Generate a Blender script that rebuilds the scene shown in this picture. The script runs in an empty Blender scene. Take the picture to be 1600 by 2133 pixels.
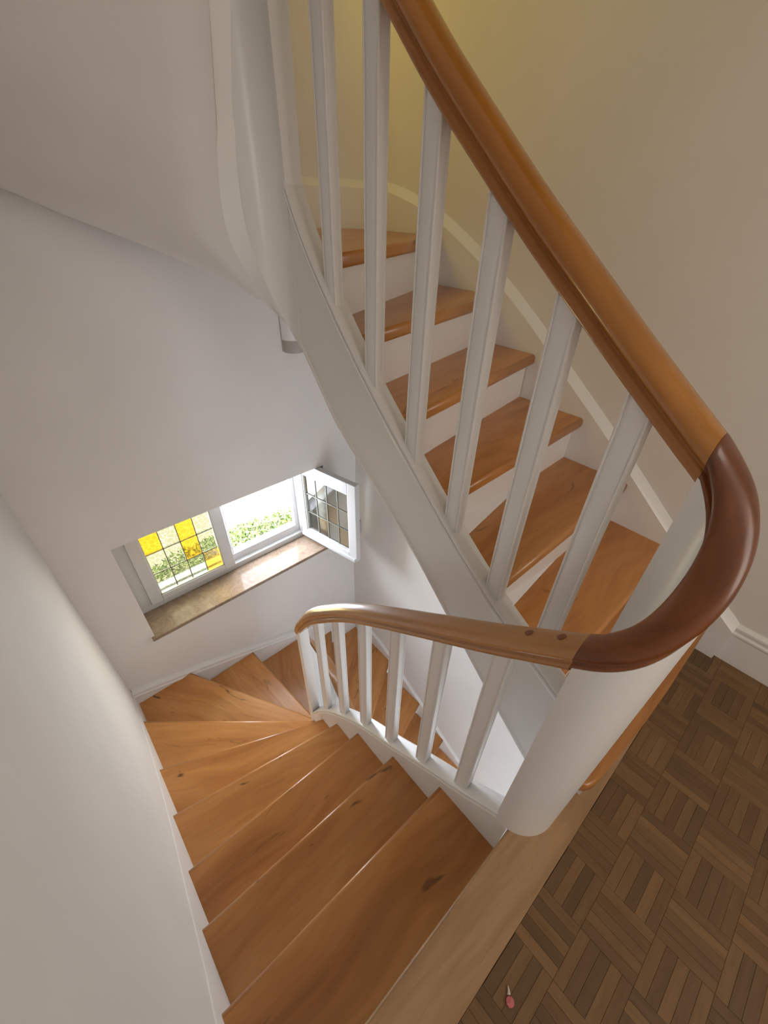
import bpy, bmesh, math, random
from mathutils import Vector, Matrix
random.seed(7)
sc = bpy.context.scene
COL = sc.collection

# ------------------------------------------------------------------ camera
EYE = Vector((0.0, 0.0, 1.46773))
FW = Vector((0.53661581, 0.58736529, -0.60584279))
RT = Vector((0.74804011, -0.66336909, 0.01942777))
UP = Vector((0.39048619, 0.46361996, 0.79534714))
cam_d = bpy.data.cameras.new('camera')
cam = bpy.data.objects.new('camera', cam_d)
COL.objects.link(cam)
cam.matrix_world = Matrix(((RT.x, UP.x, -FW.x, EYE.x), (RT.y, UP.y, -FW.y, EYE.y), (RT.z, UP.z, -FW.z, EYE.z), (0, 0, 0, 1)))
cam_d.sensor_fit = 'VERTICAL'
cam_d.sensor_height = 24.0
cam_d.sensor_width = 18.0
cam_d.lens = 864.018 / 2133 * 24.0
cam_d.clip_start = 0.02
cam_d.clip_end = 200
sc.camera = cam

# ------------------------------------------------------------------ world, sun, lamps, exposure
W = bpy.data.worlds.new('sky')
sc.world = W
W.use_nodes = True
bg = W.node_tree.nodes['Background']
bg.inputs[0].default_value = (0.80, 0.90, 1.0, 1)
bg.inputs[1].default_value = 1.3


def light(name, kind, loc, target, energy, color, **kw):
    d = bpy.data.lights.new(name, kind)
    d.energy = energy
    d.color = color
    for k, v in kw.items():
        setattr(d, k, v)
    o = bpy.data.objects.new(name, d)
    COL.objects.link(o)
    o.location = loc
    v = Vector(target) - Vector(loc)
    o.rotation_euler = v.to_track_quat('-Z', 'Y').to_euler()
    return o


light('sun', 'SUN', (-6, 6, 8), (0, 7, 0), 9.0, (1.0, 0.95, 0.86), angle=0.01)
light('daylight_window', 'AREA', (0.69, 2.66, -0.46), (0.69, 0.0, -0.46), 50.0, (0.80, 0.88, 1.0), shape='RECTANGLE', size=1.3, size_y=0.72)
light('daylight_upstairs_window', 'AREA', (0.69, 2.26, 2.56), (1.7, 1.2, 1.5), 5.8, (1.0, 0.79, 0.15), shape='RECTANGLE', size=1.2, size_y=0.66)
light('downstairs_fill', 'AREA', (1.0, -1.6, -1.7), (0.7, 1.6, -0.9), 15.0, (0.84, 0.91, 1.0), shape='RECTANGLE', size=0.9, size_y=1.8)  # unseen fill added below the landing to brighten lower walls and soffit
light('landing_fill', 'AREA', (0.62, -1.9, 1.45), (0.30, 0.9, 0.4), 17.5, (1.0, 0.93, 0.85), shape='RECTANGLE', size=0.9, size_y=1.5)  # added fill behind the camera, in front of a closed back wall
vs = sc.view_settings
vs.view_transform = 'Standard'
vs.look = 'None'
vs.exposure = 0.40
vs.gamma = 1.0
vs.use_curve_mapping = False


# ------------------------------------------------------------------ materials
def new_mat(name):
    m = bpy.data.materials.new(name)
    m.use_nodes = True
    nt = m.node_tree
    b = nt.nodes['Principled BSDF']
    return m, nt, b


def paint(name, col, rough, bump=0.0, scale=60.0, mottling=0.03):
    m, nt, b = new_mat(name)
    tc = nt.nodes.new('ShaderNodeTexCoord')
    n = nt.nodes.new('ShaderNodeTexNoise')
    n.inputs['Scale'].default_value = 2.5
    n.inputs['Detail'].default_value = 3
    nt.links.new(tc.outputs['Object'], n.inputs['Vector'])
    r = nt.nodes.new('ShaderNodeValToRGB')
    r.color_ramp.elements[0].position = 0.3
    r.color_ramp.elements[1].position = 0.7
    r.color_ramp.elements[0].color = tuple(c * (1 - mottling) for c in col) + (1,)
    r.color_ramp.elements[1].color = tuple(min(1, c * (1 + mottling)) for c in col) + (1,)
    nt.links.new(n.outputs[0], r.inputs[0])
    nt.links.new(r.outputs[0], b.inputs['Base Color'])
    b.inputs['Roughness'].default_value = rough
    if bump:
        n2 = nt.nodes.new('ShaderNodeTexNoise')
        n2.inputs['Scale'].default_value = scale
        n2.inputs['Detail'].default_value = 4
        nt.links.new(tc.outputs['Object'], n2.inputs['Vector'])
        bp = nt.nodes.new('ShaderNodeBump')
        bp.inputs['Strength'].default_value = bump
        bp.inputs['Distance'].default_value = 0.004
        nt.links.new(n2.outputs[0], bp.inputs['Height'])
        nt.links.new(bp.outputs[0], b.inputs['Normal'])
    return m


def wood(name, dark, mid, pale, rough, along=1.6, across=22.0, knots=0.0, coords='Object', coat=0.0, spread=0.25, swirl=1.0):
    """grain runs along local x (or along u of the uv map)"""
    m, nt, b = new_mat(name)
    L = nt.links.new
    tc = nt.nodes.new('ShaderNodeTexCoord')
    oi = nt.nodes.new('ShaderNodeObjectInfo')
    off = nt.nodes.new('ShaderNodeVectorMath')
    off.operation = 'MULTIPLY_ADD'
    comb = nt.nodes.new('ShaderNodeCombineXYZ')
    for i in range(3):
        L(oi.outputs['Random'], comb.inputs[i])
    L(comb.outputs[0], off.inputs[0])
    off.inputs[1].default_value = (37.0, 19.0, 11.0) if coords == 'Object' else (5.0, 0.0, 0.0)
    L(tc.outputs[coords], off.inputs[2])
    mp = nt.nodes.new('ShaderNodeMapping')
    mp.inputs['Scale'].default_value = (along, across, across)
    L(off.outputs[0], mp.inputs['Vector'])
    # slow bend of the grain
    bend = nt.nodes.new('ShaderNodeTexNoise')
    bend.inputs['Scale'].default_value = 1.7
    bend.inputs['Detail'].default_value = 2
    L(off.outputs[0], bend.inputs['Vector'])
    bs = nt.nodes.new('ShaderNodeVectorMath')
    bs.operation = 'MULTIPLY_ADD'
    L(bend.outputs['Color'], bs.inputs[0])
    bs.inputs[1].default_value = (0.0, 2.2 * swirl, 2.2 * swirl)
    L(mp.outputs[0], bs.inputs[2])
    n1 = nt.nodes.new('ShaderNodeTexNoise')
    n1.inputs['Scale'].default_value = 0.55
    n1.inputs['Detail'].default_value = 5
    n1.inputs['Roughness'].default_value = 0.6
    L(bs.outputs[0], n1.inputs['Vector'])
    ramp = nt.nodes.new('ShaderNodeValToRGB')
    e = ramp.color_ramp.elements
    e[0].position = 0.28
    e[0].color = dark + (1,)
    e[1].position = 0.74
    e[1].color = pale + (1,)
    k = e.new(0.5)
    k.color = mid + (1,)
    L(n1.outputs[0], ramp.inputs[0])
    col = ramp.outputs[0]
    # fine pores
    n2 = nt.nodes.new('ShaderNodeTexNoise')
    n2.inputs['Scale'].default_value = 4.0
    n2.inputs['Detail'].default_value = 3
    L(bs.outputs[0], n2.inputs['Vector'])
    mx = nt.nodes.new('ShaderNodeMix')
    mx.data_type = 'RGBA'
    mx.blend_type = 'OVERLAY'
    mx.inputs['Factor'].default_value = 0.25
    L(col, mx.inputs[6])
    L(n2.outputs[0], mx.inputs[7])
    col = mx.outputs[2]
    if knots:
        v = nt.nodes.new('ShaderNodeTexNoise')
        v.inputs['Scale'].default_value = 1.0
        v.inputs['Detail'].default_value = 4
        v.inputs['Distortion'].default_value = 1.6
        mp2 = nt.nodes.new('ShaderNodeMapping')
        mp2.inputs['Scale'].default_value = (5.0, 15.0, 15.0)
        L(off.outputs[0], mp2.inputs['Vector'])
        L(mp2.outputs[0], v.inputs['Vector'])
        r2 = nt.nodes.new('ShaderNodeValToRGB')
        r2.color_ramp.elements[0].position = 0.66
        r2.color_ramp.elements[1].position = 0.76
        r2.color_ramp.elements[0].color = (0, 0, 0, 1)
        r2.color_ramp.elements[1].color = (knots, knots, knots, 1)
        L(v.outputs[0], r2.inputs[0])
        mk = nt.nodes.new('ShaderNodeMix')
        mk.data_type = 'RGBA'
        L(r2.outputs[0], mk.inputs['Factor'])
        L(col, mk.inputs[6])
        mk.inputs[7].default_value = tuple(c * 0.22 for c in dark) + (1,)
        col = mk.outputs[2]
    if spread:
        h = nt.nodes.new('ShaderNodeHueSaturation')
        mr = nt.nodes.new('ShaderNodeMapRange')
        mr.inputs[3].default_value = 1.0 - spread
        mr.inputs[4].default_value = 1.0 + spread
        L(oi.outputs['Random'], mr.inputs[0])
        L(mr.outputs[0], h.inputs['Value'])
        L(col, h.inputs['Color'])
        col = h.outputs[0]
    L(col, b.inputs['Base Color'])
    b.inputs['Roughness'].default_value = rough
    b.inputs['Coat Weight'].default_value = coat
    b.inputs['Coat Roughness'].default_value = 0.30 if coords == 'Object' else 0.12
    bp = nt.nodes.new('ShaderNodeBump')
    bp.inputs['Strength'].default_value = 0.08
    bp.inputs['Distance'].default_value = 0.002
    L(n2.outputs[0], bp.inputs['Height'])
    L(bp.outputs[0], b.inputs['Normal'])
    return m


M = {}
M['wall'] = paint('wall_paint', (0.80, 0.765, 0.735), 0.85, 0.10, 90.0)
M['ceil'] = paint('ceiling_paint', (0.80, 0.765, 0.735), 0.9, 0.08, 90.0)
M['gloss'] = paint('white_lacquer', (0.86, 0.842, 0.82), 0.32, 0.02, 40.0, 0.015)
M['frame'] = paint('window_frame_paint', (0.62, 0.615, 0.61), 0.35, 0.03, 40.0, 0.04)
M['tread'] = wood('beech_tread', (0.38, 0.135, 0.028), (0.56, 0.238, 0.064), (0.65, 0.315, 0.108), 0.30, 1.1, 13.0, 0.9, coat=0.3, spread=0.12)
M['board'] = wood('threshold_wood', (0.28, 0.165, 0.078), (0.42, 0.25, 0.125), (0.52, 0.33, 0.18), 0.45, 1.2, 16.0, 0.5, spread=0.0)
M['strip'] = wood('parquet_oak', (0.155, 0.080, 0.028), (0.18, 0.097, 0.036), (0.205, 0.115, 0.046), 0.42, 4.0, 30.0, 0.0, spread=0.26, swirl=0.4)
M['subfloor'] = paint('parquet_joint', (0.085, 0.046, 0.020), 0.8)
M['rail'] = wood('handrail_wood', (0.34, 0.135, 0.032), (0.47, 0.215, 0.062), (0.58, 0.30, 0.10), 0.28, 1.6, 9.0, 0.0, coords='UV', coat=0.4, spread=0.0, swirl=1.0)
M['rail_up'] = wood('handrail_amber_wood', (0.24, 0.080, 0.011), (0.38, 0.140, 0.020), (0.49, 0.205, 0.036), 0.25, 1.4, 9.0, 0.0, coords='UV', coat=0.4, spread=0.0, swirl=1.2)
M['wreath'] = wood('handrail_dark_wood', (0.065, 0.016, 0.004), (0.22, 0.064, 0.013), (0.44, 0.155, 0.036), 0.34, 3.0, 14.0, 0.0, coords='UV', coat=0.15, spread=0.0, swirl=2.0)
M['lead'] = paint('lead_came', (0.20, 0.20, 0.16), 0.5)
M['metal'] = paint('grey_metal', (0.35, 0.34, 0.33), 0.35)
M['grey'] = paint('grey_plastic', (0.42, 0.38, 0.34), 0.4)
M['pink'] = paint('pink_paper', (0.62, 0.17, 0.16), 0.6, 0.2, 300)
M['ivory'] = paint('ivory_paper', (0.75, 0.62, 0.48), 0.6)
M['ground'] = paint('pale_gravel', (0.72, 0.70, 0.66), 0.9, 0.3, 30)
M['bark'] = paint('bark', (0.12, 0.08, 0.05), 0.9)


def marble():
    m, nt, b = new_mat('sill_marble')
    tc = nt.nodes.new('ShaderNodeTexCoord')
    n = nt.nodes.new('ShaderNodeTexNoise')
    n.inputs['Scale'].default_value = 14
    n.inputs['Detail'].default_value = 8
    n.inputs['Roughness'].default_value = 0.7
    n.inputs['Distortion'].default_value = 1.2
    nt.links.new(tc.outputs['Object'], n.inputs['Vector'])
    r = nt.nodes.new('ShaderNodeValToRGB')
    r.color_ramp.elements[0].position = 0.3
    r.color_ramp.elements[0].color = (0.24, 0.165, 0.115, 1)
    r.color_ramp.elements[1].position = 0.72
    r.color_ramp.elements[1].color = (0.42, 0.32, 0.24, 1)
    nt.links.new(n.outputs[0], r.inputs[0])
    nt.links.new(r.outputs[0], b.inputs['Base Color'])
    b.inputs['Roughness'].default_value = 0.10
    b.inputs['Specular IOR Level'].default_value = 0.12
    return m


M['marble'] = marble()


def glass(name, tint, scratch, through=0.6):
    m = bpy.data.materials.new(name)
    m.use_nodes = True
    nt = m.node_tree
    L = nt.links.new
    nt.nodes.clear()
    out = nt.nodes.new('ShaderNodeOutputMaterial')
    tr = nt.nodes.new('ShaderNodeBsdfTransparent')
    tl = nt.nodes.new('ShaderNodeBsdfTranslucent')
    gl = nt.nodes.new('ShaderNodeBsdfGlossy')
    gl.inputs['Roughness'].default_value = 0.12 if scratch else 0.03
    lw = nt.nodes.new('ShaderNodeFresnel')
    lw.inputs[0].default_value = 1.5
    m1 = nt.nodes.new('ShaderNodeMixShader')
    m2 = nt.nodes.new('ShaderNodeMixShader')
    m1.inputs[0].default_value = 1 - through
    if scratch:
        tc = nt.nodes.new('ShaderNodeTexCoord')
        mp = nt.nodes.new('ShaderNodeMapping')
        L(tc.outputs['Object'], mp.inputs[0])
        mp.inputs['Scale'].default_value = (1.0, 1.0, 1.0)
        vo = nt.nodes.new('ShaderNodeTexVoronoi')
        vo.feature = 'DISTANCE_TO_EDGE'
        vo.inputs['Scale'].default_value = 34
        L(mp.outputs[0], vo.inputs['Vector'])
        r = nt.nodes.new('ShaderNodeValToRGB')
        r.color_ramp.elements[0].position = 0.015
        r.color_ramp.elements[0].color = (min(1, tint[0] * 1.9), min(1, tint[1] * 1.9), min(1, tint[2] * 2.4), 1)
        r.color_ramp.elements[1].position = 0.06
        r.color_ramp.elements[1].color = tint + (1,)
        L(vo.outputs['Distance'], r.inputs[0])
        L(r.outputs[0], tr.inputs[0])
        tl.inputs[0].default_value = (tint[0] * 0.035, tint[1] * 0.035, tint[2] * 0.035, 1)
    else:
        tr.inputs[0].default_value = tint + (1,)
        tl.inputs[0].default_value = tint + (1,)
    L(tr.outputs[0], m1.inputs[1])
    L(tl.outputs[0], m1.inputs[2])
    att = nt.nodes.new('ShaderNodeMath')
    att.operation = 'MULTIPLY'
    att.inputs[1].default_value = 0.35 if scratch else 1.0
    L(lw.outputs[0], att.inputs[0])
    L(att.outputs[0], m2.inputs[0])
    L(m1.outputs[0], m2.inputs[1])
    L(gl.outputs[0], m2.inputs[2])
    L(m2.outputs[0], out.inputs[0])
    return m


M['g_pale'] = glass('pale_cathedral_glass', (0.46, 0.45, 0.26), True, 0.55)
M['g_amber'] = glass('amber_cathedral_glass', (0.80, 0.42, 0.02), True, 0.55)
M['g_clear'] = glass('clear_glass', (0.86, 0.88, 0.82), False, 0.93)
M['g_tan'] = glass('tan_glass', (0.86, 0.72, 0.48), False, 0.93)


def leafmat():
    m, nt, b = new_mat('leaf')
    oi = nt.nodes.new('ShaderNodeTexCoord')
    n = nt.nodes.new('ShaderNodeTexNoise')
    n.inputs['Scale'].default_value = 9
    nt.links.new(oi.outputs['Object'], n.inputs['Vector'])
    r = nt.nodes.new('ShaderNodeValToRGB')
    r.color_ramp.elements[0].color = (0.15, 0.25, 0.06, 1)
    r.color_ramp.elements[1].color = (0.42, 0.52, 0.20, 1)
    r.color_ramp.elements[0].position = 0.35
    r.color_ramp.elements[1].position = 0.65
    nt.links.new(n.outputs[0], r.inputs[0])
    nt.links.new(r.outputs[0], b.inputs['Base Color'])
    b.inputs['Roughness'].default_value = 0.5
    return m


M['leaf'] = leafmat()


# ------------------------------------------------------------------ helpers
def link(name, me, mat=None, parent=None):
    o = bpy.data.objects.new(name, me)
    COL.objects.link(o)
    if mat is not None:
        me.materials.append(mat)
    if parent is not None:
        o.parent = parent
    return o


def bm_obj(name, bm, mat, parent=None, smooth=False):
    bmesh.ops.recalc_face_normals(bm, faces=bm.faces)
    me = bpy.data.meshes.new(name)
    bm.to_mesh(me)
    bm.free()
    if smooth:
        for p in me.polygons:
            p.use_smooth = True
    return link(name, me, mat, parent)


def empty(name, loc=(0, 0, 0), label=None, cat=None, group=None, kind=None):
    o = bpy.data.objects.new(name, None)
    COL.objects.link(o)
    o.location = loc
    tag(o, label, cat, group, kind)
    return o


def tag(o, label=None, cat=None, group=None, kind=None):
    if label:
        o['label'] = label
    if cat:
        o['category'] = cat
    if group:
        o['group'] = group
    if kind:
        o['kind'] = kind
    return o


def box(bm, lo, hi, bevel=0.0, seg=2):
    g = bmesh.ops.create_cube(bm, size=1.0)
    vs_ = g['verts']
    for v in vs_:
        v.co = Vector([(lo[i] + hi[i]) / 2 + v.co[i] * (hi[i] - lo[i]) for i in range(3)])
    if bevel:
        es = list({e for v in vs_ for e in v.link_edges})
        bmesh.ops.bevel(bm, geom=es, offset=bevel, segments=seg, affect='EDGES', profile=0.5)


def prism(bm, pts, z0, z1):
    lo = [bm.verts.new((p[0], p[1], z0)) for p in pts]
    hi = [bm.verts.new((p[0], p[1], z1)) for p in pts]
    bm.faces.new(hi)
    bm.faces.new(lo[::-1])
    n = len(pts)
    for i in range(n):
        bm.faces.new((lo[i], lo[(i + 1) % n], hi[(i + 1) % n], hi[i]))
    return lo, hi


def rings_mesh(name, rings, mat, parent=None, closed=True, caps=True, smooth=True, uvscale=None, sharp=35.0):
    """skin a list of rings (each a list of 3d points); uv: u along, v around"""
    me = bpy.data.meshes.new(name)
    n = len(rings[0])
    verts = [tuple(p) for r in rings for p in r]
    faces = []
    uvs = []
    s = [0.0]
    for a, b in zip(rings, rings[1:]):
        ca = sum((Vector(p) for p in a), Vector()) / n
        cb = sum((Vector(p) for p in b), Vector()) / n
        s.append(s[-1] + (cb - ca).length)
    per = [0.0]
    for j in range(n):
        per.append(per[-1] + (Vector(rings[0][j]) - Vector(rings[0][(j + 1) % n])).length)
    m_ = n if closed else n - 1
    for i in range(len(rings) - 1):
        for j in range(m_):
            k = (j + 1) % n
            faces.append((i * n + j, i * n + k, (i + 1) * n + k, (i + 1) * n + j))
            uvs += [(s[i], per[j]), (s[i], per[j + 1]), (s[i + 1], per[j + 1]), (s[i + 1], per[j])]
    if caps and closed:
        faces.append(tuple(range(n))[::-1])
        uvs += [(0, 0)] * n
        b0 = (len(rings) - 1) * n
        faces.append(tuple(b0 + j for j in range(n)))
        uvs += [(0, 0)] * n
    me.from_pydata(verts, [], faces)
    uv = me.uv_layers.new(name='UVMap')
    for i, c in enumerate(uvs):
        uv.data[i].uv = c
    bm = bmesh.new()
    bm.from_mesh(me)
    bmesh.ops.recalc_face_normals(bm, faces=bm.faces)
    for e in bm.edges:
        if len(e.link_faces) == 2 and e.calc_face_angle(0) > math.radians(sharp):
            e.smooth = False
    bm.to_mesh(me)
    bm.free()
    if smooth:
        for p in me.polygons:
            p.use_smooth = True
    return link(name, me, mat, parent)


def interp(tab, x):
    """monotone cubic through (x, y) pairs"""
    t = sorted(tab)
    xs = [a for a, _ in t]
    ys = [b for _, b in t]
    n = len(xs)
    if x <= xs[0]:
        return ys[0] + (x - xs[0]) * (ys[1] - ys[0]) / (xs[1] - xs[0])
    if x >= xs[-1]:
        return ys[-1] + (x - xs[-1]) * (ys[-1] - ys[-2]) / (xs[-1] - xs[-2])
    d = [(ys[i + 1] - ys[i]) / (xs[i + 1] - xs[i]) for i in range(n - 1)]
    ms = [d[0]] + [0 if d[i - 1] * d[i] <= 0 else 2 * d[i - 1] * d[i] / (d[i - 1] + d[i]) for i in range(1, n - 1)] + [d[-1]]
    for i in range(n - 1):
        if x <= xs[i + 1]:
            h = xs[i + 1] - xs[i]
            u = (x - xs[i]) / h
            return ((1 + 2 * u) * (1 - u) ** 2 * ys[i] + u * (1 - u) ** 2 * h * ms[i]
                    + u * u * (3 - 2 * u) * ys[i + 1] + u * u * (u - 1) * h * ms[i + 1])


# ------------------------------------------------------------------ the plan of the stair
R = 0.19                       # rise
XL, XLW = -0.242, -0.247       # left string face, left wall
YF, YFW = 2.172, 2.200         # far string face, window wall
XRL, XRU = 1.622, 1.668        # right string face below / above the landing
XRWL, XRWU = 1.648, 1.706      # right wall below / above
CX, Y0, Y1 = 0.6645, 0.0746, 1.22    # the well: two half circles round (CX,Y0) and (CX,Y1)
RM, TH = 0.0845, 0.048         # centre radius and thickness of the inner string
A_LO, A_UP = CX - RM, CX + RM  # centre lines of the two straight inner strings

# path along the inner string, measured by a: 0 at the near end of the lower flight
# kind: ('lo',y) straight lower, ('far',deg) turn seen from lower (0..180), ('up',y)


def plan(kind, t):
    """point and outward (away from the well) normal"""
    if kind == 'lo':
        return Vector((A_LO, t, 0)), Vector((-1, 0, 0))
    if kind == 'up':
        return Vector((A_UP, t, 0)), Vector((1, 0, 0))
    a = math.radians(t)
    if kind == 'far':            # 0 = upper/right side, 180 = lower/left side
        n = Vector((math.cos(a), math.sin(a), 0))
        return Vector((CX, Y1, 0)) + n * RM, n
    n = Vector((math.cos(a), -math.sin(a), 0))
    return Vector((CX, Y0, 0)) + n * RM, n


def steps(kind, a, b, n):
    return [(kind, a + (b - a) * i / n) for i in range(n + 1)]


# tables: lower flight on the left side
CAP_LO = [(0.02, 0.062), (0.08, 0.016), (0.2, -0.083), (0.343, -0.185), (0.516, -0.322), (0.733, -0.480), (0.948, -0.690), (1.118, -0.921), (1.22, -1.10)]
CAP_UP = [(0.06, 0.435), (0.11, 0.465), (0.339, 0.603), (0.526, 0.748), (0.70, 0.902), (0.863, 1.053), (1.052, 1.260), (1.157, 1.40), (1.22, 1.515)]
BOT_UP = [(0.06, 0.03), (0.30, 0.245), (0.491, 0.425), (0.666, 0.588), (0.878, 0.753), (1.024, 0.866), (1.199, 1.070)]
BOT_TURN = [(0, 1.077), (30, 1.12), (60, 1.185), (104, 1.300), (150, 1.43), (180, 1.55)]
BOT_3 = [(0.06, 2.76), (0.5, 2.42), (0.76, 2.22), (0.94, 2.05), (1.13, 1.80), (1.22, 1.58)]
RB_LO = [(0.0746, 0.783), (0.12, 0.744), (0.18, 0.696), (0.275, 0.621), (0.417, 0.515), (0.61, 0.369), (0.749, 0.258), (0.883, 0.134), (0.977, 0.036), (1.062, -0.057), (1.12, -0.129), (1.22, -0.287)]
RB_UP = [(0.0746, 1.118), (0.13, 1.158), (0.231, 1.232), (0.341, 1.315), (0.455, 1.402), (0.575, 1.500), (0.702, 1.607), (0.831, 1.730), (1.0, 1.90), (1.22, 2.18)]
CAP_LL = [(0.06, -2.90), (0.31, -2.70), (0.55, -2.51), (0.74, -2.33), (0.917, -2.13), (1.07, -1.97), (1.22, -1.76)]


def turn(tab, t):
    return interp(tab, t)


CAP_TURN_LO = [(180, -1.10), (135, -1.28), (90, -1.45), (45, -1.61), (0, -1.76)]
RB_TURN_LO = [(180, -0.287), (135, -0.45), (90, -0.62), (45, -0.80), (0, -0.98)]
RB_LL = [(0.06, -2.10), (0.74, -1.56), (0.917, -1.36), (1.07, -1.19), (1.22, -0.98)]
RB_NEAR = [(180, 0.783), (135, 0.852), (90, 0.956), (45, 1.050), (0, 1.118)]
RB_TURN_UP = [(0, 2.18), (90, 2.48), (180, 2.80)]

# nosing lines  (outer point, inner point)
LO = {0: ((-0.25, 0.043), (0.57, 0.043)), 1: ((XL, 0.303), (0.565, 0.284)), 2: ((XL, 0.540), (0.565, 0.520)), 3: ((XL, 0.784), (0.565, 0.760)),
      4: ((XL, 1.093), (0.565, 0.940)), 5: ((XL, 1.438), (0.565, 1.091)), 6: ((XL, 1.896), (0.565, 1.20)), 7: ((0.115, YF), (0.603, 1.308)),
      8: ((0.574, YF), (0.657, 1.325)), 9: ((1.03, YF), (0.70, 1.318)), 10: ((1.33, YF), (0.745, 1.285)), 11: ((XRL, 1.643), (0.765, 1.10)),
      12: ((XRL, 1.221), (0.765, 0.930)), 13: ((XRL, 0.899), (0.765, 0.74)), 14: ((XRL, 0.66), (0.765, 0.55)), 15: ((XRL, 0.42), (0.765, 0.33))}
UPN = {1: ((XRU, -0.093), (0.76, -0.075)), 2: ((XRU, 0.141), (0.76, 0.141)), 3: ((XRU, 0.379), (0.76, 0.381)), 4: ((XRU, 0.630), (0.76, 0.610)),
       5: ((XRU, 0.906), (0.76, 0.790)), 6: ((XRU, 1.150), (0.76, 0.985)), 7: ((XRU, 1.493), (0.76, 1.120)), 8: ((1.28, YF), (0.745, 1.24)),
       9: ((0.95, YF), (0.70, 1.318)), 10: ((0.53, YF), (0.657, 1.325)), 11: ((0.10, YF), (0.603, 1.308)), 12: ((XL, 1.896), (0.565, 1.20)), 13: ((XL, 1.438), (0.565, 1.091))}
CORNER = {('lo', 7): (XL, YF), ('lo', 11): (XRL, YF), ('up', 7): [(1.40, 2.166)] + [(1.664 - 0.264 + 0.264 * math.cos(math.pi / 2 * (1 - i / 8)), 2.164 - 0.264 + 0.264 * math.sin(math.pi / 2 * (1 - i / 8))) for i in range(9)], ('up', 11): (XL, YF)}

# ------------------------------------------------------------------ setting
ZB, ZT = -3.04, 4.3


def wall_with_holes(bm, xs, zs, y0, y1, holes):
    for i in range(len(xs) - 1):
        for j in range(len(zs) - 1):
            if (i, j) in holes:
                continue
            box(bm, (xs[i], y0, zs[j]), (xs[i + 1], y1, zs[j + 1]))


WX0, WX1, WZ0, WZ1 = 0.017, 1.402, -0.860, -0.082
b = bmesh.new()
wall_with_holes(b, [XLW - 0.3, WX0, WX1, 2.0], [ZB, WZ0, WZ1, 2.18, 2.958, ZT], YFW, 2.62, {(1, 1), (1, 3)})
bmesh.ops.remove_doubles(b, verts=b.verts, dist=1e-5)
tag(bm_obj('wall_front', b, M['wall']), kind='structure')

b = bmesh.new()
box(b, (XLW - 0.3, -2.2, ZB), (XLW, 2.21, ZT))
tag(bm_obj('wall_left', b, M['wall']), kind='structure')

# right wall leans very slightly, as measured in the picture
b = bmesh.new()
prof = [(XRWL, ZB), (XRWL, -1.2), (XRWU, -0.02), (XRWU, ZT), (2.1, ZT), (2.1, ZB)]
lo = [b.verts.new((x, -2.2, z)) for x, z in prof]
hi = [b.verts.new((x, 2.62, z)) for x, z in prof]
b.faces.new(lo)
b.faces.new(hi[::-1])
for i in range(6):
    b.faces.new((lo[i], lo[(i + 1) % 6], hi[(i + 1) % 6], hi[i]))
CR = 0.30                      # the upper corner of the stairwell is rounded


def corner_arc(x, y, r, n=10):
    return [(x - r + r * math.cos(math.pi / 2 * i / n), y - r + r * math.sin(math.pi / 2 * i / n)) for i in range(n + 1)]


prism(b, [(XRWU + 0.02, YFW - CR)] + corner_arc(XRWU, YFW, CR, 16) + [(XRWU - CR, YFW + 0.02), (XRWU + 0.02, YFW + 0.02)], 1.10, ZT)
tag(bm_obj('wall_right', b, M['wall']), kind='structure')

b = bmesh.new()
box(b, (XLW - 0.3, -2.3, ZB), (2.1, -2.0, ZT))
tag(bm_obj('wall_back', b, M['wall']), kind='structure')

b = bmesh.new()
box(b, (XLW, -2.0, 2.78), (1.75, -0.02, 3.02))
box(b, (XLW - 0.3, -2.3, ZT), (2.1, 2.7, ZT + 0.2))
tag(bm_obj('ceiling', b, M['ceil']), kind='structure')

# landing floor: slab, threshold board, parquet
b = bmesh.new()
box(b, (XLW, -2.0, -0.22), (1.72, -0.09, -0.0065))
box(b, (XLW, -0.10, -0.22), (0.600, 0.012, -0.02))
box(b, (0.725, -0.10, -0.22), (1.70, 0.030, -0.02))
floor = tag(bm_obj('floor', b, M['subfloor']), kind='structure')
b = bmesh.new()
prism(b, [(XLW, -0.095), (1.66, -0.095), (1.66, 0.03), (0.735, 0.03), (0.735, 0.055), (0.70, 0.055), (0.70, -0.02), (0.625, -0.02), (0.625, 0.043), (XLW, 0.043)], -0.030, 0.0015)
es = [e for e in b.edges if all(abs(v.co.y - 0.043) < 1e-4 for v in e.verts) and abs(e.verts[0].co.z - e.verts[1].co.z) < 1e-4]
bmesh.ops.bevel(b, geom=es, offset=0.008, segments=3, affect='EDGES', profile=0.5)
o = bm_obj('threshold_board', b, M['board'], floor)
tag(o, label='pale wooden threshold board along the landing edge')
b = bmesh.new()
box(b, (XLW, 0.008, -0.22), (0.60, 0.02, -0.03))
bm_obj('landing_fascia', b, M['gloss'], floor)

CELL = 0.132
strip_mesh = []
for q in range(6):
    b = bmesh.new()
    box(b, (-CELL / 2 + 0.0002, -CELL / 10 + 0.0002, -0.007), (CELL / 2 - 0.0002, CELL / 10 - 0.0002, 0.0), 0.0004, 1)
    bmesh.ops.recalc_face_normals(b, faces=b.faces)
    me = bpy.data.meshes.new('parquet_strip')
    b.to_mesh(me)
    b.free()
    me.materials.append(M['strip'])
    strip_mesh.append(me)
cells = []
for i in range(-9, 8):
    for j in range(-14, 1):
        x0, y0 = 0.790 + i * CELL, -0.070 + (j - 0) * CELL - CELL
        if x0 + CELL < XLW + 0.05 or x0 > 1.70 or y0 > -0.09 or y0 < -2.0:
            continue
        for s in range(5):
            v_dir = (i + j) % 2 != 0
            if v_dir:
                c = (x0 + (s + 0.5) * CELL / 5, y0 + CELL / 2)
            else:
                c = (x0 + CELL / 2, y0 + (s + 0.5) * CELL / 5)
            cells.append((c, v_dir))


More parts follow.
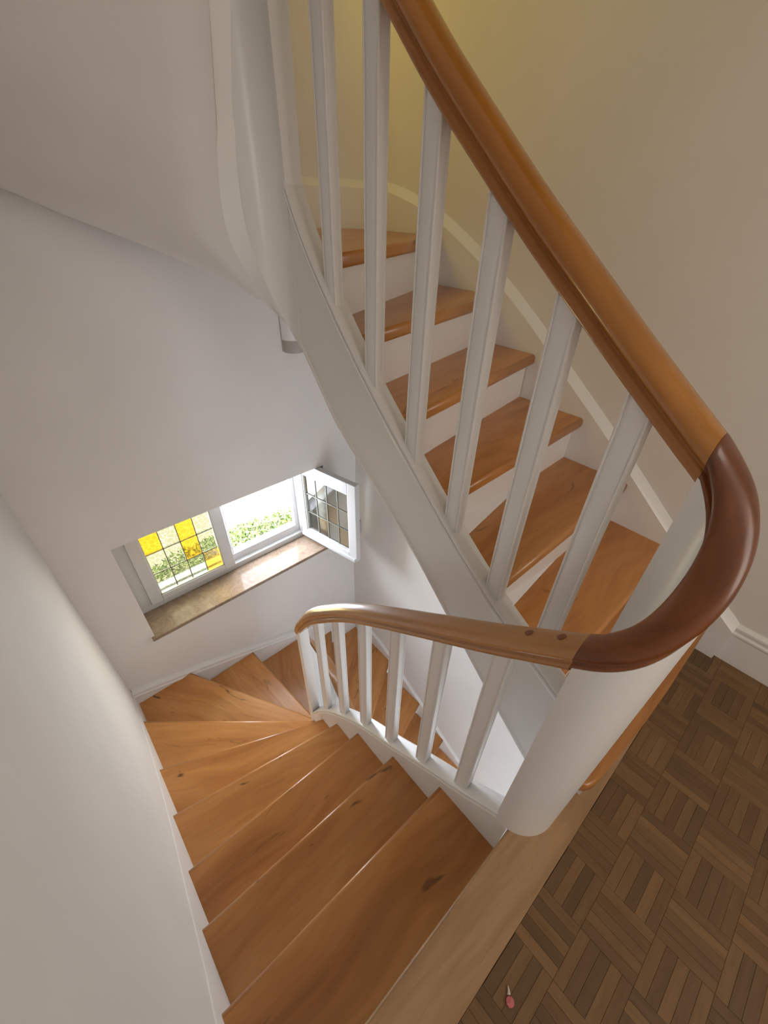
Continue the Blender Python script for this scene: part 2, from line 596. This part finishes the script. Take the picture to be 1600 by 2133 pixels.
def in_view(c):
    d = Vector((c[0], c[1], 0)) - EYE
    w = d.dot(FW)
    if w < 0.1:
        return False
    x = 800 + 864 * d.dot(RT) / w
    y = 1066.5 - 864 * d.dot(UP) / w
    return -20 < x < 1640 and y < 2180


seen = [c for c in cells if in_view(c[0])]
seen.sort(key=lambda c: (Vector((c[0][0], c[0][1], 0)) - EYE).length)
keep = seen[:300]
rest = [c for c in cells if c not in keep]


def strip_shape(c, v):
    """trim strips that meet the board, the walls"""
    hx, hy = (CELL / 10, CELL / 2) if v else (CELL / 2, CELL / 10)
    x0, x1, y0, y1 = c[0] - hx, c[0] + hx, c[1] - hy, c[1] + hy
    x0, x1, y1 = max(x0, XLW), min(x1, 1.70), min(y1, -0.0955)
    if x1 - x0 < 0.004 or y1 - y0 < 0.004:
        return None
    return x0, x1, y0, y1


full = []
for c, v in keep:
    s = strip_shape(c, v)
    if s is None:
        continue
    cx, cy = (s[0] + s[1]) / 2, (s[2] + s[3]) / 2
    o = bpy.data.objects.new('parquet_strip', random.choice(strip_mesh))
    COL.objects.link(o)
    o.parent = floor
    o.location = (cx, cy, random.uniform(-0.0006, 0.0004))
    o.rotation_euler.z = math.pi / 2 if v else 0
    L_, w_ = (s[3] - s[2], s[1] - s[0]) if v else (s[1] - s[0], s[3] - s[2])
    o.scale = (L_ / CELL, w_ / (CELL / 5), 1)
b = bmesh.new()
for c, v in rest:
    s = strip_shape(c, v)
    if s:
        box(b, (s[0] + 0.0004, s[2] + 0.0004, -0.007), (s[1] - 0.0004, s[3] - 0.0004, random.uniform(-0.0006, 0.0004)))
tag(bm_obj('parquet_strips', b, M['strip'], floor), kind='stuff')

# baseboard on the right of the landing
b = bmesh.new()
rng = []
P = [(0, 0), (-0.014, 0), (-0.014, 0.135), (-0.018, 0.142), (-0.018, 0.150), (-0.012, 0.154), (-0.012, 0.162), (-0.016, 0.168), (-0.016, 0.178), (-0.006, 0.190), (0, 0.190)]
o = rings_mesh('baseboard_right', [[(XRWU + a, y, z) for a, z in P] for y in (-2.0, -0.165)], M['gloss'], None, smooth=False)
tag(o, kind='structure')
b.free()


# ------------------------------------------------------------------ the flights
def make_tread(root, name, front, back, ztop, corner=None, th=0.042, extra=None):
    A, B = Vector(front[0] + (0,)), Vector(front[1] + (0,))
    A2, B2 = Vector(back[0] + (0,)), Vector(back[1] + (0,))
    d = (B2 - A2).normalized()
    n = Vector((-d.y, d.x, 0))
    mid = (A + B) / 2
    if n.dot((A2 + B2) / 2 - mid) < 0:
        n = -n
    A2 = A2 + n * 0.03
    B2 = B2 + n * 0.03
    pts = [A, B, B2, A2]
    if corner:
        pts = [A, B, B2, A2] + [Vector(c + (0,)) for c in (corner if isinstance(corner, list) else [corner])]
    x = (B - A).normalized()
    ang = math.atan2(x.y, x.x)
    rot = Matrix.Rotation(-ang, 3, 'Z')
    loc = [rot @ (p - mid) for p in pts]
    bm = bmesh.new()
    lo, hi = prism(bm, [(p.x, p.y) for p in loc], -th, 0)
    bm.verts.ensure_lookup_table()
    es = [e for e in bm.edges if {e.verts[0], e.verts[1]} in ({lo[0], lo[1]}, {hi[0], hi[1]})]
    bmesh.ops.bevel(bm, geom=es, offset=0.013, segments=4, affect='EDGES', profile=0.5)
    es = [e for e in bm.edges if e.calc_length() > 0.1 and abs(e.verts[0].co.z) < 1e-5 and abs(e.verts[1].co.z) < 1e-5]
    o = bm_obj('tread', bm, M['tread'], root, True)
    for p in o.data.polygons:
        p.use_smooth = abs(p.normal.z) < 0.99
    o.location = (mid.x, mid.y, ztop)
    o.rotation_euler.z = ang
    return o


def make_riser(root, front, z0, z1, upv):
    A, B = Vector(front[0] + (0,)), Vector(front[1] + (0,))
    d = (B - A).normalized()
    n = Vector((-d.y, d.x, 0))
    if n.dot(upv) < 0:
        n = -n
    bm = bmesh.new()
    prism(bm, [(A + n * 0.03)[:2], (B + n * 0.03)[:2], (B + n * 0.05)[:2], (A + n * 0.05)[:2]], z0, z1)
    return bm_obj('riser', bm, M['gloss'], root)


low = empty('staircase', (0.2, 1.1, -1.0), 'lower winding flight of orange beech treads turning down past the stained-glass window', 'staircase')
upf = empty('staircase', (1.2, 0.8, 0.7), 'upper flight of beech treads with white risers climbing beside the right wall', 'staircase')
for r_ in (low, upf):
    r_.location = (0, 0, 0)


def mid2(f):
    return (Vector(f[0] + (0,)) + Vector(f[1] + (0,))) / 2


for k in range(1, 16):
    make_tread(low, 'tread', LO[k], LO[k - 1], -k * R, CORNER.get(('lo', k)))
for k in range(1, 16):
    make_riser(low, LO[k], -(k + 1) * R, -k * R - 0.042, mid2(LO[k - 1]) - mid2(LO[k]))
for k in range(2, 13):
    make_tread(upf, 'tread', UPN[k], UPN[k + 1], k * R, CORNER.get(('up', k)))
for k in range(1, 14):
    make_riser(upf, UPN[k] if k > 1 else ((XRU, -0.093), (0.80, -0.083)), (k - 1) * R + (0.002 if k == 1 else 0), k * R - 0.042, mid2(UPN[min(k + 1, 13)]) - mid2(UPN[max(1, min(k, 12))]))
# first upper tread: its rounded end wraps round the foot of the newel drum
pts = [(XRU, -0.096), (1.209, -0.090), (1.028, -0.084), (0.885, -0.073), (0.79, -0.067), (0.757, -0.063), (0.735, -0.052), (0.722, -0.036),
       (0.722, -0.020), (0.76, 0.02), (0.765, 0.06), (0.765, 0.17), (XRU, 0.17)]
bm = bmesh.new()
lo, hi = prism(bm, [(x - 1.2, y - 0.05) for x, y in pts], -0.042, 0)
es = [e for e in bm.edges if abs(e.verts[0].co.z - e.verts[1].co.z) < 1e-5 and all(v in lo[:8] or v in hi[:8] for v in e.verts)]
bmesh.ops.bevel(bm, geom=es, offset=0.010, segments=3, affect='EDGES', profile=0.5)
o = bm_obj('tread', bm, M['tread'], upf, True)
for p in o.data.polygons:
    p.use_smooth = abs(p.normal.z) < 0.99
o.location = (1.2, 0.05, R)
tag(o, label='lowest step with a rounded end wrapping the newel')


def wall_string(root, pts, depth, lift=0.0, name='wall_string'):
    """pts: (face point xy, wall point xy, ztop)"""
    rings = []
    for f, w, z in pts:
        rings.append([(f[0], f[1], z - depth), (f[0], f[1], z - 0.004), (f[0] * 0.8 + w[0] * 0.2, f[1] * 0.8 + w[1] * 0.2, z + lift * 0.2), (w[0], w[1], z + lift), (w[0], w[1], z - depth)])
    return rings_mesh(name, rings, M['gloss'], root)


# lower strings
TOP_L = [(0.05, 0.075), (0.303, -0.13), (0.375, -0.193), (0.514, -0.292), (0.657, -0.385), (0.847, -0.520), (1.093, -0.685), (1.438, -0.875), (1.896, -1.08), (2.2, -1.19)]
wall_string(low, [((XL, y), (XLW - 0.003, y), interp(TOP_L, y)) for y in [0.035 + i * (YF - 0.035) / 24 for i in range(25)]], 0.36)
TOP_F = [(-0.25, -1.19), (0.127, -1.306), (0.477, -1.426), (1.0, -1.607), (1.622, -1.90)]
fx = [XL + i * (XRL - XL) / 20 for i in range(21)]
wall_string(low, [((x, YF), (x, YFW + 0.003), interp(TOP_F, x)) for x in fx], 0.40)
bead_prof = [(0, 0), (-0.006, 0.004), (-0.009, 0.012), (-0.006, 0.020), (-0.002, 0.024), (-0.002, 0.034), (-0.007, 0.038), (-0.011, 0.046), (-0.008, 0.056), (0, 0.060)]
rings_mesh('string_moulding', [[(x, YF + 0.001 + a, interp(TOP_F, x) - 0.062 + z) for a, z in bead_prof] for x in fx], M['gloss'], low)
TOP_R = [(0.1, -3.0), (0.70, -2.582), (0.966, -2.44), (1.181, -2.295), (1.399, -2.185), (1.602, -2.05), (1.863, -1.95), (2.172, -1.89)]
wall_string(low, [((XRL, y), (XRWL + 0.003, y), interp(TOP_R, y)) for y in [0.1 + i * (YF - 0.1) / 20 for i in range(21)]], 0.40)

# upper wall strings: along the right wall, then round the corner
TOP_U = [(-0.17, 0.165), (-0.092, 0.222), (0.25, 0.500), (0.537, 0.735), (0.755, 0.900), (0.921, 1.030), (1.134, 1.178), (1.302, 1.278), (1.526, 1.390), (1.691, 1.448), (1.906, 1.494), (2.08, 1.504), (2.2, 1.506)]
DW = XRWU - XRU
TOP_U2 = [(0.4, 2.10), (0.55, 2.02), (0.95, 1.78), (1.20, 1.60), (1.34, 1.520), (1.45, 1.507), (1.67, 1.506)]
up_pts = [((XRU, y), (XRWU + 0.003, y), interp(TOP_U, y)) for y in [-0.168 + i * (YFW - CR + 0.168) / 32 for i in range(33)]]
arc_f, arc_w = corner_arc(XRU, YFW - DW, CR - DW, 12), corner_arc(XRWU + 0.003, YFW + 0.003, CR, 12)
up_pts += [(f, w, 1.492 + 0.014 * min(1, i / 6)) for i, (f, w) in enumerate(zip(arc_f, arc_w))][1:]
ux = [0.55 + i * (XRWU - CR - 0.55) / 18 for i in range(19)]
up_pts += [((x, YFW - DW), (x, YFW + 0.003), interp(TOP_U2, x)) for x in ux[::-1]][1:]
wall_string(upf, up_pts, 0.36, 0.030)

# inner strings with caps
def string_rings(path, ztop, zbot):
    rings = []
    for kt in path:
        p, n = plan(*kt)
        zt, zb = ztop(*kt), zbot(*kt)
        a, c = p + n * TH / 2, p - n * TH / 2
        rings.append([(a.x, a.y, zb), (a.x, a.y, zt), (c.x, c.y, zt), (c.x, c.y, zb)])
    return rings


def profile_rings(path, prof, zf, slope_fix=False):
    rings = []
    for i, kt in enumerate(path):
        p, n = plan(*kt)
        k = 1.0
        if slope_fix:
            k = slope_fix(*kt)
        rings.append([(p.x + n.x * u, p.y + n.y * u, zf(*kt) + v * k) for u, v in prof])
    return rings


CAP = [(0.024, 0.0), (0.029, 0.002), (0.031, 0.008), (0.029, 0.014), (0.0245, 0.016), (0.0245, 0.019), (0.029, 0.022), (0.029, 0.030), (0.025, 0.034),
       (-0.025, 0.034), (-0.029, 0.030), (-0.029, 0.022), (-0.0245, 0.019), (-0.0245, 0.016), (-0.029, 0.014), (-0.031, 0.008), (-0.029, 0.002), (-0.024, 0.0)]
cap_lo = lambda k, t: interp(CAP_LO, t)
cap_ll = lambda k, t: interp(CAP_LL, t)
cap_up = lambda k, t: interp(CAP_UP, t) - 0.034
lo_path = steps('lo', 0.046, Y1, 40)
ll_path = steps('up', Y1, 0.1, 30)
up_path = steps('up', Y0, Y1, 40)
rings_mesh('inner_string', string_rings(lo_path, lambda k, t: interp(CAP_LO, t) if t > 0.08 else -0.001, lambda k, t: max(interp(CAP_LO, t) - 0.36, -99)), M['gloss'], low)
rings_mesh('string_cap', profile_rings(steps('lo', 0.083, Y1 - 0.01, 40), CAP, cap_lo), M['gloss'], low)
rings_mesh('inner_string', string_rings(ll_path, lambda k, t: interp(CAP_LL, t), lambda k, t: interp(CAP_LL, t) - 0.36), M['gloss'], low)
rings_mesh('string_cap', profile_rings(ll_path, CAP, cap_ll), M['gloss'], low)
rings_mesh('inner_string', string_rings(up_path, lambda k, t: interp(CAP_UP, t) - 0.03, lambda k, t: interp(BOT_UP, t)), M['gloss'], upf)
rings_mesh('string_cap', profile_rings(steps('up', Y0 + 0.01, Y1 - 0.01, 40), CAP, cap_up), M['gloss'], upf)
BEAD = [(-0.020, 0.0), (-0.024, -0.002), (-0.029, 0.004), (-0.029, 0.014), (-0.024, 0.019), (-0.020, 0.018)]
rings_mesh('string_bead', profile_rings(up_path, BEAD, lambda k, t: interp(BOT_UP, t)), M['gloss'], upf)
third = steps('lo', Y1, 0.06, 30)
rings_mesh('inner_string', string_rings(third, lambda k, t: interp(BOT_3, t) + 0.45, lambda k, t: interp(BOT_3, t)), M['gloss'], upf)

# ------------------------------------------------------------------ balustrade: drums, rail, balusters
rail = empty('stair_railing', (0, 0, 0), 'white balustrade with rounded newel drum and continuous wooden handrail around the stairwell', 'railing')


def drum(path, top, bot, name='newel_drum', skew=0.0, ext=0.0):
    rings = []
    for kt in path:
        p, n = plan(*kt)
        a, c = p + n * (TH / 2 + 0.002), p - n * (TH / 2 + 0.002)
        zt, zb = top(*kt), bot(*kt)
        rings.append([(a.x, a.y, zb - skew), (a.x, a.y, zt), (c.x, c.y, zt), (c.x, c.y, zb)])
    return rings_mesh(name, rings, M['gloss'], rail)


near_path = [('lo', 0.086)] + [('near', 180 - 180 * i / 40) for i in range(41)] + [('up', 0.079)]


def rb(kind, t):
    if kind == 'lo':
        return interp(RB_LO, t)
    if kind == 'up':
        return interp(RB_UP, t)
    if kind == 'near':
        return interp(RB_NEAR, t)


def rb_lo_turn(kind, t):
    if kind == 'lo':
        return interp(RB_LO, t)
    if kind == 'far':
        return interp(RB_TURN_LO, t)
    return interp(RB_LL, t)


def rb_up_turn(kind, t):
    if kind == 'up':
        return interp(RB_UP, t)
    if kind == 'far':
        return interp(RB_TURN_UP, t)
    return 2.80 + (Y1 - t) * 0.8


drum(near_path, lambda k, t: rb(k, t) + 0.012, lambda k, t: 0.0016, 'newel_drum')
far_path = [('up', 1.205)] + [('far', 180 * i / 40) for i in range(41)] + [('lo', 1.21)]
drum(far_path, lambda k, t: rb_lo_turn(k if k != 'up' else 'up', t) + 0.012, lambda k, t: (interp(CAP_TURN_LO, t) if k == 'far' else (-1.12 if k == 'lo' else -1.75)) - 0.36, 'newel_drum')
drum(far_path, lambda k, t: rb_up_turn(k, t) + 0.012, lambda k, t: interp(BOT_TURN, t) if k == 'far' else (1.07 if k == 'up' else 1.58), 'newel_drum', skew=0.03)

RP = [(0.0, 0.0), (0.0205, 0.0), (0.0240, 0.0025), (0.0250, 0.008), (0.0246, 0.0130), (0.0225, 0.0165), (0.0190, 0.0190), (0.0182, 0.0215), (0.0205, 0.0240), (0.0265, 0.0272),
      (0.0312, 0.0325), (0.0328, 0.0390), (0.0312, 0.0475), (0.0256, 0.0560), (0.0175, 0.0612), (0.008, 0.0638), (0.0, 0.0643)]
RP = RP + [(-a, c) for a, c in RP[-2:0:-1]]


K_LO = [(0.0, 1.22), (0.09, 1.22), (0.6, 1.26), (0.9, 1.42), (1.1, 1.62), (1.22, 1.66)]
K_UP = [(0.0, 1.22), (0.09, 1.22), (0.5, 1.27), (0.9, 1.34), (1.22, 1.6)]


def k_lo(kind, t):
    return interp(K_LO, t) if kind != 'far' else 1.66


def k_up(kind, t):
    return interp(K_UP, t) if kind != 'far' else 1.6


def k_near(kind, t):
    return 1.22


def rail_part(name, path, zf, mat, label=None, kf=k_near):
    o = rings_mesh(name, profile_rings(path, RP, zf, kf), mat, rail, sharp=50)
    if label:
        tag(o, label=label)
    return o


SEAM_LO, SEAM_UP = 0.090, 0.078
rail_part('handrail', steps('lo', SEAM_LO, 1.0, 40) + steps('lo', 1.0, Y1, 12)[1:] + [('far', 180 - 180 * i / 30) for i in range(1, 31)] + steps('up', Y1, 0.06, 30)[1:], rb_lo_turn, M['rail'], 'tan wooden handrail of the lower flight', k_lo)
rail_part('handrail_wreath', [('lo', SEAM_LO - 0.0003), ('lo', 0.082)] + [('near', 180 - 180 * i / 48) for i in range(49)] + [('up', SEAM_UP - 0.0003)], rb, M['wreath'], 'dark red-brown curved handrail piece over the newel')
rail_part('handrail', steps('up', SEAM_UP, Y1, 60) + [('far', 180 * i / 30) for i in range(1, 31)] + steps('lo', Y1, 0.5, 20)[1:], rb_up_turn, M['rail_up'], 'amber-brown handrail of the upper flight', k_up)

BQ = [(0.0158, 0.0), (0.0155, 0.007), (0.0145, 0.013), (0.0128, 0.0172), (0.0122, 0.0182), (0.0142, 0.0188), (0.0152, 0.0205), (0.0146, 0.0228), (0.0128, 0.0240),
      (0.0098, 0.0240), (0.0085, 0.0228), (0.0040, 0.0236)]
BP = [(a, c) for a, c in BQ] + [(-a, c) for a, c in BQ[::-1]] + [(-a, -c) for a, c in BQ[1:]] + [(a, -c) for a, c in BQ[:0:-1]]


def baluster(kind, y, zb, zt):
    p, n = plan(kind, y)
    rings = []
    for z in (0, 1):
        rg = []
        for a, c in BP:
            zz = (zb(kind, y + c) if z == 0 else zt(kind, y + c))
            rg.append((p.x + a, y + c, zz))
        rings.append(rg)
    return rings_mesh('baluster', rings, M['gloss'], rail, sharp=25)


for y in (0.128, 0.186):
    zc = interp(RB_LO, y) + 0.0643 * k_lo('lo', y)
    sl = (interp(RB_LO, y + 0.01) - interp(RB_LO, y - 0.01)) / 0.02
    rg = []
    for dz in (-0.012, 0.0006):
        rg.append([(A_LO - 0.004 + 0.0085 * math.cos(a * math.pi / 8), y + 0.0075 * math.sin(a * math.pi / 8), zc + dz + sl * 0.0075 * math.sin(a * math.pi / 8)) for a in range(16)])
    rings_mesh('wood_plug', rg, M['wreath'], rail)

for y in (0.219, 0.388, 0.556, 0.723, 0.892, 1.055):
    baluster('lo', y, lambda k, t: interp(CAP_LO, t) + 0.033, lambda k, t: interp(RB_LO, t) + 0.003)
for y in (0.200, 0.364, 0.533, 0.703, 0.873, 1.045):
    baluster('up', y, lambda k, t: interp(CAP_UP, t) - 0.001, lambda k, t: interp(RB_UP, t) + 0.003)
for y in (1.05, 0.88, 0.71, 0.54, 0.37):
    baluster('up', y, lambda k, t: interp(CAP_LL, t) + 0.033, lambda k, t: interp(RB_LL, t) + 0.003)

# ------------------------------------------------------------------ plaster soffit under the upper flight
inner, outer = [], []
for i in range(13):
    y = 0.08 + (Y1 - 0.08) * i / 12
    inner.append((CX + RM, y, interp(BOT_UP, min(y, 1.199)) + (0.06 if i < 12 else 0.0)))
    outer.append((XRWU, 0.0 + (2.2 - 0.0) * i / 12 * 0.92, 0.06 + interp([(0, 0.0), (0.6, 0.42), (1.1, 0.78), (1.6, 0.93), (2.1, 1.0)], (2.2) * i / 12 * 0.92)))
for i in range(1, 21):
    a = 180 * i / 20
    n = Vector((math.cos(math.radians(a)), math.sin(math.radians(a)), 0))
    inner.append((CX + n.x * (RM + TH / 2 - 0.002), Y1 + n.y * (RM + TH / 2 - 0.002), interp(BOT_TURN, a) - 0.018))
    t = i / 20
    # outer: along window wall from right corner to left corner, then a little down the left wall
    d = t * (1.706 + 0.268 + 0.5)
    if d < 1.974:
        x = 1.706 - d
        outer.append((x, 2.2, interp([(-0.268, 1.665), (0.213, 1.473), (0.359, 1.402), (0.538, 1.332), (0.805, 1.243), (1.021, 1.172), (1.142, 1.124), (1.706, 1.00)], x)))
    else:
        outer.append((XLW, 2.2 - (d - 1.974), 1.665 + (d - 1.974) * 0.62))
yo = outer[-1][1]
for i in range(1, 13):
    y = Y1 - (Y1 - 0.05) * i / 12
    inner.append((CX - RM - TH / 2 + 0.002, y, interp(BOT_3, y) + 0.016))
    y2 = yo - (yo + 0.02) * i / 12
    outer.append((XLW, y2, interp([(0.0, 2.78), (0.6, 2.50), (1.1, 2.20), (1.7, 1.975)], y2)))
verts, faces = [], []
NC = 10
for a, c in zip(inner, outer):
    for j in range(NC + 1):
        t = j / NC
        verts.append(tuple(Vector(a).lerp(Vector(c), t)))
for i in range(len(inner) - 1):
    for j in range(NC):
        q = i * (NC + 1) + j
        faces.append((q, q + 1, q + NC + 2, q + NC + 1))
me = bpy.data.meshes.new('soffit')
me.from_pydata(verts, [], faces)
for p in me.polygons:
    p.use_smooth = True
soff = link('soffit', me, M['ceil'])
md = soff.modifiers.new('thickness', 'SOLIDIFY')
md.thickness = 0.02
md.offset = 0
tag(soff, kind='structure')


# ------------------------------------------------------------------ windows
def make_sash(root, name, w, h, gx, gz, colours, handle=False):
    """local: x 0..w, y 0 (room side) .. 0.05, z 0..h; gx,gz glass limits"""
    D = 0.045
    b = bmesh.new()
    box(b, (0, 0, 0), (gx[0], D, h), 0.004, 2)
    box(b, (gx[1], 0, 0), (w, D, h), 0.004, 2)
    box(b, (gx[0], 0, 0), (gx[1], D, gz[0]), 0.004, 2)
    box(b, (gx[0], 0, gz[1]), (gx[1], D, h), 0.004, 2)
    # glazing bead
    t = 0.008
    box(b, (gx[0], 0.008, gz[0]), (gx[0] + t, D - 0.01, gz[1]))
    box(b, (gx[1] - t, 0.008, gz[0]), (gx[1], D - 0.01, gz[1]))
    box(b, (gx[0], 0.008, gz[0]), (gx[1], D - 0.01, gz[0] + t))
    box(b, (gx[0], 0.008, gz[1] - t), (gx[1], D - 0.01, gz[1]))
    if handle:      # drip profile low on the weather side
        box(b, (0.01, -0.016, 0.0), (w - 0.01, 0.004, 0.03), 0.004, 2)
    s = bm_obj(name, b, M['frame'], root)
    nx, nz = 4, 3
    cw, chh = (gx[1] - gx[0] - 2 * t) / nx, (gz[1] - gz[0] - 2 * t) / nz
    b = bmesh.new()
    for i in range(1, nx):
        x = gx[0] + t + i * cw
        box(b, (x - 0.003, 0.020, gz[0] + t), (x + 0.003, 0.030, gz[1] - t))
    for j in range(1, nz):
        z = gz[0] + t + j * chh
        box(b, (gx[0] + t, 0.020, z - 0.003), (gx[1] - t, 0.030, z + 0.003))
    bm_obj('lead_came', b, M['lead'], s)
    for j in range(nz):
        for i in range(nx):
            b = bmesh.new()
            x0, z0 = gx[0] + t + i * cw, gz[0] + t + j * chh
            f = [b.verts.new(c) for c in ((x0, 0.025, z0), (x0 + cw, 0.025, z0), (x0 + cw, 0.025, z0 + chh), (x0, 0.025, z0 + chh))]
            b.faces.new(f)
            c = colours[j][i]
            o = bm_obj('glass_pane', b, M[c], s)
            if c == 'g_amber':
                tag(o, label='amber glass pane')
    if handle:
        b = bmesh.new()
        box(b, (w - 0.030, D, h * 0.5 - 0.03), (w - 0.012, D + 0.014, h * 0.5 + 0.03), 0.003)
        box(b, (w - 0.028, D + 0.014, h * 0.5 - 0.10), (w - 0.014, D + 0.034, h * 0.5 + 0.01), 0.004)
        bm_obj('window_handle', b, M['metal'], s)
    return s


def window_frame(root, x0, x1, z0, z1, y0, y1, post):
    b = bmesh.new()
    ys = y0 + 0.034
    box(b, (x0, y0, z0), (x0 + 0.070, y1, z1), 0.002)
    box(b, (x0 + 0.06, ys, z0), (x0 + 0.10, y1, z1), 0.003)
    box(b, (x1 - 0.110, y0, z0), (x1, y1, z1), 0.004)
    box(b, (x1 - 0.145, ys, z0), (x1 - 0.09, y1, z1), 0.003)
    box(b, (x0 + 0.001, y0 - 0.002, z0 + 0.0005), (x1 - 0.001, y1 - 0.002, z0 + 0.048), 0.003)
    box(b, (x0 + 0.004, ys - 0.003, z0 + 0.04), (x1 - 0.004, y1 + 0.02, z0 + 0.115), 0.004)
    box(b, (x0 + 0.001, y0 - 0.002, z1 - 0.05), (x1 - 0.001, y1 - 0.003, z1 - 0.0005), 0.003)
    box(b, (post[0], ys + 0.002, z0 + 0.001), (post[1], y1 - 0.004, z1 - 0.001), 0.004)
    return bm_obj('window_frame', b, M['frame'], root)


w1 = tag(empty('window_1'), 'white two-light window with stained glass over the lower flight, right sash open', None, None, 'structure')
FY = 2.43
window_frame(w1, WX0, WX1, -0.835, WZ1, FY, FY + 0.07, (0.672, 0.722))
PALE, AMB = 'g_pale', 'g_amber'
s1 = make_sash(w1, 'sash', 0.605, 0.70, (0.075, 0.528), (0.050, 0.572), [[PALE, PALE, PALE, AMB], [PALE, PALE, AMB, PALE], [AMB, PALE, AMB, PALE]])
s1.location = (0.088, FY - 0.020, -0.785)
CL, TN = 'g_clear', 'g_tan'
s2 = make_sash(w1, 'sash', 0.585, 0.70, (0.060, 0.510), (0.065, 0.600), [[CL, TN, CL, TN], [CL, CL, TN, CL], [TN, CL, CL, CL]], True)
tag(s2, label='sash swung open into the room')
s2.location = (1.288, FY - 0.02, -0.785)
s2.rotation_euler.z = math.radians(-78)
b = bmesh.new()
box(b, (-0.002, YFW - 0.022, -0.862), (1.400, FY + 0.04, -0.835), 0.005, 2)
o = bm_obj('window_sill', b, M['marble'], w1)
tag(o, label='polished brown marble window sill')
b = bmesh.new()
box(b, (WX0, FY + 0.07, -0.93), (WX1, 2.70, -0.862), 0.01)
bm_obj('outer_sill', b, M['frame'], w1)

w2 = tag(empty('window_2'), None, None, None, 'structure')
window_frame(w2, WX0, WX1, 2.205, 2.958, FY, FY + 0.07, (0.672, 0.722))
A4 = [[AMB, PALE, AMB, AMB], [PALE, AMB, AMB, PALE], [AMB, AMB, PALE, AMB]]
for x in (0.088, 0.70):
    s = make_sash(w2, 'sash', 0.605, 0.70, (0.075, 0.528), (0.050, 0.572), A4)
    s.location = (x, FY - 0.018, 2.25)
b = bmesh.new()
box(b, (-0.002, YFW - 0.022, 2.178), (1.352, FY + 0.04, 2.205), 0.005, 2)
bm_obj('window_sill', b, M['marble'], w2)

# ------------------------------------------------------------------ wall lamp on the window wall
wl = empty('wall_lamp', (1.265, YFW, 0.85), 'small white wall lamp with grey underside on the window wall below the upper flight', 'lamp')


def shade_ring(z, s=1.0):
    pts_ = []
    for i in range(13):
        a = math.pi * i / 12
        pts_.append((-math.cos(a) * 0.066 * s, -0.002 - math.sin(a) * 0.075 * s, z))
    return pts_


rings_mesh('lamp_shade', [shade_ring(-0.035), shade_ring(0.20)], M['gloss'], wl)
rings_mesh('lamp_diffuser', [shade_ring(-0.105, 0.90), shade_ring(-0.09, 0.96), shade_ring(-0.036, 0.97)], M['grey'], wl)
b = bmesh.new()
box(b, (-0.070, -0.003, -0.10), (0.070, 0.0, 0.20))
bm_obj('back_plate', b, M['grey'], wl)

# ------------------------------------------------------------------ scrap on the floor
ps = empty('paper_scrap', (0.288, -0.154, 0.0005), 'tiny pink paper scrap with an ivory tail lying on the parquet', 'litter')
rg = []
for i in range(5):
    rr = (0.002, 0.007, 0.0098, 0.0085, 0.0)[i]
    zz = (0.0005, 0.0012, 0.003, 0.0055, 0.0068)[i]
    rg.append([(rr * math.cos(a * math.pi / 8) * (1 + 0.08 * math.sin(3 * a)), rr * math.sin(a * math.pi / 8), zz + 0.0004 * math.sin(2 * a)) for a in range(16)])
rings_mesh('scrap_disc', rg, M['pink'], ps)
rg = []
for i in range(6):
    t = i / 5
    c = Vector((0.007 + 0.010 * t, 0.008 + 0.007 * t + 0.003 * t * t, 0.003 + 0.002 * t))
    w_ = 0.0022 * (1 - t) + 0.0006
    rg.append([(c.x + w_, c.y - w_, c.z), (c.x, c.y, c.z + w_), (c.x - w_, c.y + w_, c.z), (c.x, c.y, c.z - w_)])
rings_mesh('scrap_tail', rg, M['ivory'], ps)

# ------------------------------------------------------------------ outside
b = bmesh.new()
box(b, (-30, 2.62, -2.0), (30, 60, -1.8))
tag(bm_obj('ground', b, M['ground']), kind='structure')
sh = empty('shrub', (0.85, 3.14, -1.8), 'light green leafy shrub growing outside the open window', 'shrub')
b = bmesh.new()
rnd = random.Random(3)
for i in range(8000):
    a = rnd.uniform(0, 2 * math.pi)
    rr = math.sqrt(rnd.random())
    x, y = 1.45 * rr * math.cos(a), 0.42 * rr * math.sin(a)
    top = 0.64 - 0.20 * rr ** 2 + 0.6 * 0.10 * math.sin(7 * x + 1) * math.cos(5 * y)
    z = top - abs(rnd.gauss(0, 0.16))
    if z < 0.05:
        continue
    d = Vector((rnd.uniform(-1, 1), rnd.uniform(-1, 1), rnd.uniform(-0.1, 1))).normalized()
    s_ = Vector((rnd.uniform(-1, 1), rnd.uniform(-1, 1), rnd.uniform(-0.5, 0.5)))
    s_ = (s_ - d * s_.dot(d)).normalized()
    c = Vector((x, y, z))
    ln, wd = rnd.uniform(0.03, 0.06), rnd.uniform(0.007, 0.013)
    b.faces.new([b.verts.new(c), b.verts.new(c + d * ln * 0.5 + s_ * wd), b.verts.new(c + d * ln), b.verts.new(c + d * ln * 0.5 - s_ * wd)])
me = bpy.data.meshes.new('foliage')
b.to_mesh(me)
b.free()
tag(link('foliage', me, M['leaf'], sh), kind='stuff')
for i in range(5):
    x = -0.6 + 0.3 * i
    rg = []
    for j in range(6):
        t = j / 5
        rr = 0.014 * (1 - 0.7 * t)
        rg.append([(x * (0.5 + 0.5 * t) + rr * math.cos(q * math.pi / 3), 0.03 * math.sin(4 * t + i) + rr * math.sin(q * math.pi / 3), 0.5 * t) for q in range(6)])
    rings_mesh('stem', rg, M['bark'], sh)
